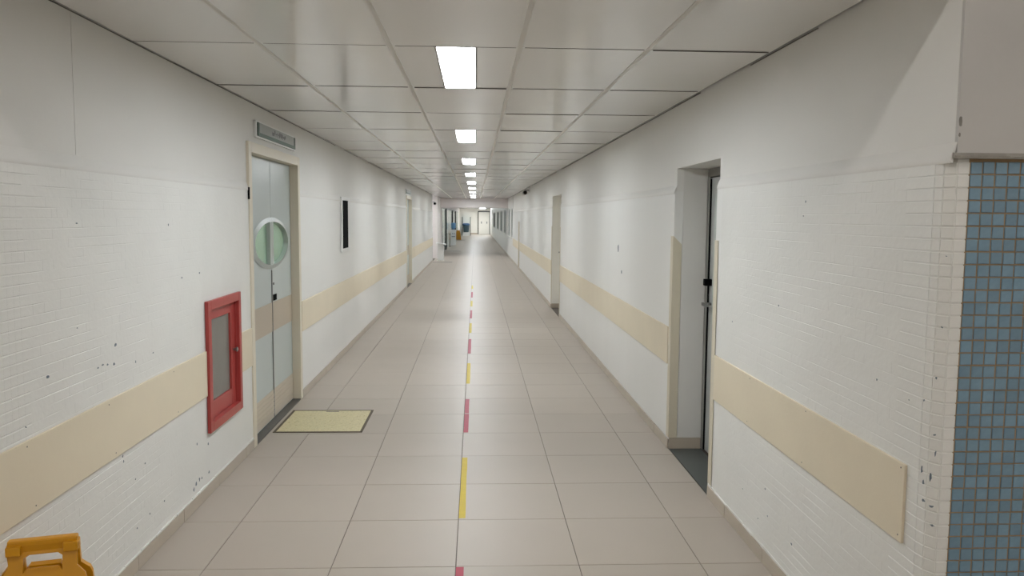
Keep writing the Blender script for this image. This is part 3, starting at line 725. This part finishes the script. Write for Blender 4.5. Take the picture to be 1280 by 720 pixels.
# ------------------------------------------------------------------ yellow A-frame floor sign (near left)
def wet_sign(loc, rz, label, s=1.0, full=True):
    t = thing('floor_sign', label, 'floor sign', loc, None, rz)
    ht, lean = .598 * s, .17 * s
    ang = math.atan2(lean, ht)
    def panel_mesh(side, w0, hole):
        # drawn in its own plane (u across, v up), then tilted; side -1 faces the camera
        L_ = math.hypot(ht, lean)
        nk, wd, bt = .102 * s, .132 * s, .140 * s
        out = [(-bt, 0), (-bt * .62, 0), (-bt * .55, .03 * s), (bt * .55, .03 * s), (bt * .62, 0), (bt, 0), (wd, L_ - .135 * s), (wd * .96, L_ - .115 * s), (nk, L_ - .088 * s), (nk, L_ - .004 * s), (-nk, L_ - .004 * s), (-nk, L_ - .080 * s), (-wd * .96, L_ - .115 * s), (-wd, L_ - .135 * s)]
        if side > 0: out = [(u * w0, v) for u, v in out]
        th = .016 * s
        mb = MB()
        hl = []
        if hole:
            hw, h0, h1 = .058 * s, L_ - .104 * s, L_ - .040 * s
            hl = [(-hw, h0 + .004 * s), (-hw + .012 * s, h0 + .020 * s), (hw - .012 * s, h0 + .020 * s), (hw, h0 + .004 * s), (hw, h1 - .012 * s), (hw - .016 * s, h1), (-hw + .016 * s, h1), (-hw, h1 - .012 * s)]
            # split the outline at the hole: bridge edge from outline index 10 (top left) to the hole
            out = out[:11] + [hl[6]] + hl[5::-1] + hl[:5:-1] + [out[10]] + out[11:]
        def tilt(u, v, w_):
            # v along the panel from the foot, w_ out of the panel (towards the outside)
            y = side * lean * (1 - v / L_) + side * w_ * math.cos(ang); z = v * math.cos(ang) + w_ * math.sin(ang)
            return (u, y, z)
        n = len(out); b = 0
        mb.v = [tilt(u, v, 0) for u, v in out] + [tilt(u, v, -th) for u, v in out]
        mb.f = [tuple(range(n)), tuple(range(2 * n - 1, n - 1, -1))] + [(i, (i + 1) % n, n + (i + 1) % n, n + i) for i in range(n)]
        return mb, tilt, L_
    for side, w0 in ((-1, 1), (1, 1.06)):
        mb, tilt, L_ = panel_mesh(side, w0, full)
        p = obj('front_panel' if side < 0 else 'rear_panel', mb, M['yellow'], t, local=True)
        if full:
            # raised lip under the hand hole and raised border rib
            rib = MB()
            def bar(u0, u1, v0, v1, w0_, w1_):
                b = len(rib.v)
                rib.v += [tilt(u, v, w_) for w_ in (w0_, w1_) for u, v in ((u0, v0), (u1, v0), (u1, v1), (u0, v1))]
                rib.f += [tuple(b + i for i in q) for q in ((0, 1, 2, 3), (7, 6, 5, 4), (0, 4, 5, 1), (1, 5, 6, 2), (2, 6, 7, 3), (3, 7, 4, 0))]
            bar(-.046, .046, L_ - .092, L_ - .0845, .0005, .006)
            bar(-.118, .118, L_ - .150, L_ - .144, .0005, .004); bar(-.122, .122, .08, .086, .0005, .004)
            bar(-.122, -.116, .086, L_ - .150, .0005, .004); bar(.116, .122, .086, L_ - .150, .0005, .004)
            obj('raised_rib', rib, M['yellow'], p, local=True)
    # hinge bar across the top with two knuckle sleeves
    hb = MB(); hb.box(-.104 * s, .104 * s, -.016 * s, .016 * s, ht - .012 * s, ht + .012 * s)
    obj('hinge_bar', hb, M['yellow'], t, local=True, bevel=.006 * s)
    if full:
        for sx in (-1, 1):
            k = MB(); a, b = sorted((sx * .062, sx * .107)); k.box(a, b, -.027, .022, ht - .036, ht - .004)
            obj('hinge_knuckle', k, M['yellow'], t, local=True, bevel=.004)
        nt_ = MB(); nt_.box(-.06, .06, -.0165, -.013, ht - .002, ht + .008); obj('hinge_groove', nt_, M['yellow'], t, local=True)
    return t
wet_sign((-1.440, 2.655, 0), math.radians(15), 'yellow plastic folding floor sign with hand hole by the near left wall')

# ------------------------------------------------------------------ small fixtures on the walls and ceiling
def cctv(x, y, z, s, label, k=1.0):
    t = thing('security_camera', label, 'camera', (x, y, z), 'security cameras')
    obj('mount_plate', MB().lathe((x, y, z), [(.05 * k, 0), (.05 * k, s * .02)], 12, axis=0), M['whiteplastic'], t)
    xc = x + s * .12 * k
    obj('bracket', bx(min(x + s * .02, xc), max(x + s * .02, xc), y - .015 * k, y + .015 * k, z - .012 * k, z + .012 * k), M['steel'], t)
    zc = z - .06 * k
    obj('camera_body', MB().lathe((xc, y - .20 * k, zc), [(.02 * k, 0), (.05 * k, .005), (.055 * k, .03), (.055 * k, .2 * k), (.04 * k, .22 * k)], 14, axis=1), M['steel'], t, smooth=True)
    obj('lens', MB().lathe((xc, y - .206 * k, zc), [(.036 * k, 0), (.042 * k, .004)], 12, axis=1), M['black'], t, label='black lens')
cctv(XR, 21.2, 2.40, -1, 'small security camera high on the right wall', 1.1)
cctv(XL, 29.6, 2.22, 1, 'small security camera high at the end of the left wall')

# ------------------------------------------------------------------ far end beyond the left wall
# recess to the left, then a pinkish pier, then partitions of pale glass with dark posts
struct('wall_left_recess', bx(-5.2, -5.0, 29.9, 34, 0, 2.7), M['wall_up'])
rb = MB(); rb.box(-5.0, XL - T, 29.9, 30.0, 0, 2.7); rb.box(-5.2, XL - T, 29.9, 34, 2.6, 2.7); rb.box(-5.2, XL - 1.4, 29.9, 34, -.1, -.002)
struct('wall_recess_return', rb, M['pink'])
struct('wall_left_pier', bx(-5.0, -1.53, 32.4, 36.8, 0, 2.65), M['pink'])
t = thing('ceiling_light', 'added strip light in the side passage beyond the left wall, out of sight', 'ceiling light', (-3.0, 31.2, 2.6))
obj('diffuser', bx(-3.6, -2.4, 31.1, 31.3, 2.57, 2.598), M['lamp'], t)  # added lamp, out of view, brightens the side passage
struct('trim_10', bx(-1.53, XR, 35.3, 36.8, 2.09, H + .02), M['pink'])
pw = struct('wall_left_far', bx(-1.72, -1.56, 36.8, 78, 0, H + .05), M['pink'])
posts = [41.0, 52.5, 60.5]
ps = [36.85, 38.9, 41.0, 44.5, 48.5, 52.5, 56.5, 60.5, 66, 71.5]
for a, b in zip(ps, ps[1:]):
    pf = thing('glass_partition', 'pale glass partition panel along the far left side', 'partition', (-1.54, (a + b) / 2, 0), 'far glass partitions')
    obj('glass_panel', bx(-1.555, -1.525, a + .03, b - .03, .0075, 2.06), M['paleglass'], pf)
    obj('head_rail', bx(-1.558, -1.515, a + .03, b - .03, 2.06, 2.12), M['alu'], pf)
    dk = b in posts
    obj('post', bx(-1.558, -1.46 if dk else -1.515, b - .05, b + .02, .006, 2.10), M['blackmetal'] if dk else M['whiteplastic'], pf, label='thick black post' if dk else None)
# white free-standing partition with a big bin on a ledge in front
pt = thing('white_partition', 'white partition with dark edge strips at the far end', 'partition', (-.82, 72, 0))
obj('partition_panel', bx(-1.40, -.45, 72.0, 72.1, .002, 1.95), M['endwall'], pt)
for x in (-1.17, -.45): obj('edge_strip', bx(x - .025, x + .025, 71.95, 72.0, .002, 1.68), M['blackmetal'], pt)
lg = tag(obj('plinth', bx(-1.12, -.49, 71.1, 71.9, .002, .32), M['whiteplastic'], loc=(-.8, 71.5, .002)), 'low white plinth under the dark bin at the far end', 'plinth')
bn = thing('waste_bin', 'dark teal bin with blue rim standing at the far end', 'bin', (-.82, 71.5, .321))
obj('bin_body', MB().lathe((-.82, 71.5, .321), [(.22, 0), (.235, .02), (.285, .62), (.28, .63)], 24), M['tealbin'], bn, smooth=True)
obj('bin_rim', MB().lathe((-.82, 71.5, .321), [(.30, .60), (.315, .62), (.315, .72), (.26, .79), (.1, .81)], 24), M['bluebin'], bn, smooth=True, label='blue lid and rim')
# end wall with its double door
ew = struct('wall_end', bx(-1.72, XR + T, 77.6, 77.8, 0, H + .1), M['endwall'])
struct('baseboard_end', bx(-.5, .20, 77.575, 77.599, .001, .14), M['skirt'])
fr = MB(); fr.box(.23, .30, 77.52, 77.60, .002, 2.24); fr.box(.30, 1.40, 77.52, 77.60, 2.16, 2.24); fr.box(1.355, 1.40, 77.52, 77.6, .002, 2.16)
d6 = struct('door_6', fr, M['blackmetal'])
for a, b in ((.303, .855), (.862, 1.352)):
    lf = obj('door_leaf', bx(a, b, 77.55, 77.59, .012, 2.155), M['endwall'], d6)
    obj('push_plate', bx((a + b) / 2 - .05, (a + b) / 2 + .05, 77.54, 77.549, 1.05, 1.25), M['steel'], lf)
# side light seen over the far door
lt = thing('ceiling_light', 'small strip light just before the far end door', 'ceiling light', (.62, 74.0, H))
obj('diffuser', bx(.42, .90, 73.0, 75.6, H - .03, H - .004), M['farlamp'], lt)
# far windows of the right wall
for k, (a, b) in enumerate(WIN):
    x0, x1 = XR + .02, XR + .09
    fm = MB(); fm.box(x0, x1, a, a + .06, .9, 2.03); fm.box(x0, x1, b - .06, b, .9, 2.03); fm.box(x0, x1, a + .06, b - .06, .9, .96); fm.box(x0, x1, a + .06, b - .06, 1.97, 2.03)
    wo = struct('window_%d' % (k + 1), fm, M['alu'])
    n = max(1, round((b - a) / 1.2)); wd = (b - a - .12) / n
    for i in range(n):
        obj('window_pane', bx(XR + .05, XR + .06, a + .06 + i * wd, a + .06 + (i + 1) * wd - (.03 if i < n - 1 else 0), .96, 1.97), M['greyglass'], wo)
        if i < n - 1: obj('mullion', bx(x0, x1, a + .06 + (i + 1) * wd - .03, a + .06 + (i + 1) * wd, .96, 1.97), M['alu'], wo)
    obj('window_sill', bx(XR - .04, XR + .1, a - .03, b + .03, .872, .899), M['endwall'], wo)
# thin dark strips across the far left floor
for n, (x0, x1, y) in enumerate(((-1.58, -.85, 29.6), (-1.52, -.72, 39.2), (-1.52, -.75, 58.0))):
    struct('trim_%d' % (11 + n), bx(x0, x1, y, y + .22 + .15 * n, .0002, .006), M['darksteel'])
# pedestal, water cooler, post and yellow sign along the far left side
pd = thing('pedestal', 'white waist-high pedestal with a slanted top at the end of the left wall', 'pedestal', (-1.33, 30.6, 0))
obj('pedestal_column', bx(-1.44, -1.21, 30.45, 30.75, .03, .64), M['whiteplastic'], pd, bevel=.01)
obj('pedestal_foot', bx(-1.46, -1.19, 30.42, 30.78, .001, .03), M['endwall'], pd)
tp2 = MB(); n = 4
tp2.v = [(x, yy, z) for yy in (30.38, 30.82) for x, z in ((-1.49, .66), (-1.12, .61), (-1.12, .65), (-1.49, .71))]
tp2.f = [(0, 1, 2, 3), (7, 6, 5, 4), (0, 4, 5, 1), (1, 5, 6, 2), (2, 6, 7, 3), (3, 7, 4, 0)]
obj('slanted_top', tp2, M['whiteplastic'], pd)
obj('tap', bx(-1.24, -1.15, 30.5, 30.7, .58, .606), M['tealbin'], pd)
wc = thing('water_cooler', 'white water cooler with an upturned blue bottle', 'water cooler', (-1.28, 46.9, 0))
obj('cooler_body', bx(-1.43, -1.13, 46.75, 47.07, .02, .93), M['whiteplastic'], wc, bevel=.015)
obj('drip_tray', bx(-1.38, -1.18, 46.66, 46.748, .52, .55), M['tealbin'], wc)
for x in (-1.34, -1.24): obj('tap', bx(x, x + .03, 46.70, 46.748, .68, .74), M['bluebin'], wc)
obj('water_bottle', MB().lathe((-1.28, 46.91, .931), [(.05, 0), (.06, .05), (.135, .1), (.14, .14), (.13, .2), (.14, .26), (.14, .36), (.12, .40), (.06, .41)], 20), M['bluebottle'], wc, smooth=True, label='blue translucent water bottle')
qp = thing('barrier_post', 'thin dark post beside the water cooler', 'post', (-1.44, 45.3, 0))
obj('post_base', MB().lathe((-1.44, 45.3, .001), [(.065, 0), (.065, .02), (.02, .035)], 16), M['blackmetal'], qp)
obj('post_pole', MB().lathe((-1.44, 45.3, .03), [(.02, 0), (.02, .62), (.03, .63), (.03, .68)], 12), M['steel'], qp)
obj('post_cap', bx(-1.50, -1.385, 45.26, 45.34, .712, .74), M['blackmetal'], qp)
wet_sign((-1.25, 58.5, 0), math.radians(20), 'small yellow folding floor sign far down the left side', 1.15, False)

# a broken patch on the edge of the grey plaster above the blue tiles
pc = MB(); r = random.Random(8)
for x0, z, w_, h_ in ((UPR + .006, 1.985, .007, .022), (UPR + .005, 1.945, .004, .008)):
    n = 10; pts = [(x0 + w_ * r.uniform(.6, 1) * math.cos(2 * math.pi * k / n), z + h_ * r.uniform(.6, 1) * math.sin(2 * math.pi * k / n)) for k in range(n)]
    b = len(pc.v); pc.v += [(x_, YC - .0128, z_) for x_, z_ in pts] + [(x_, YC - .0115, z_) for x_, z_ in pts]
    pc.f += [tuple(range(b, b + n))] + [(b + i, b + (i + 1) % n, b + n + (i + 1) % n, b + n + i) for i in range(n)]
obj('plaster_chip', pc, M['chipgrey'], wf)
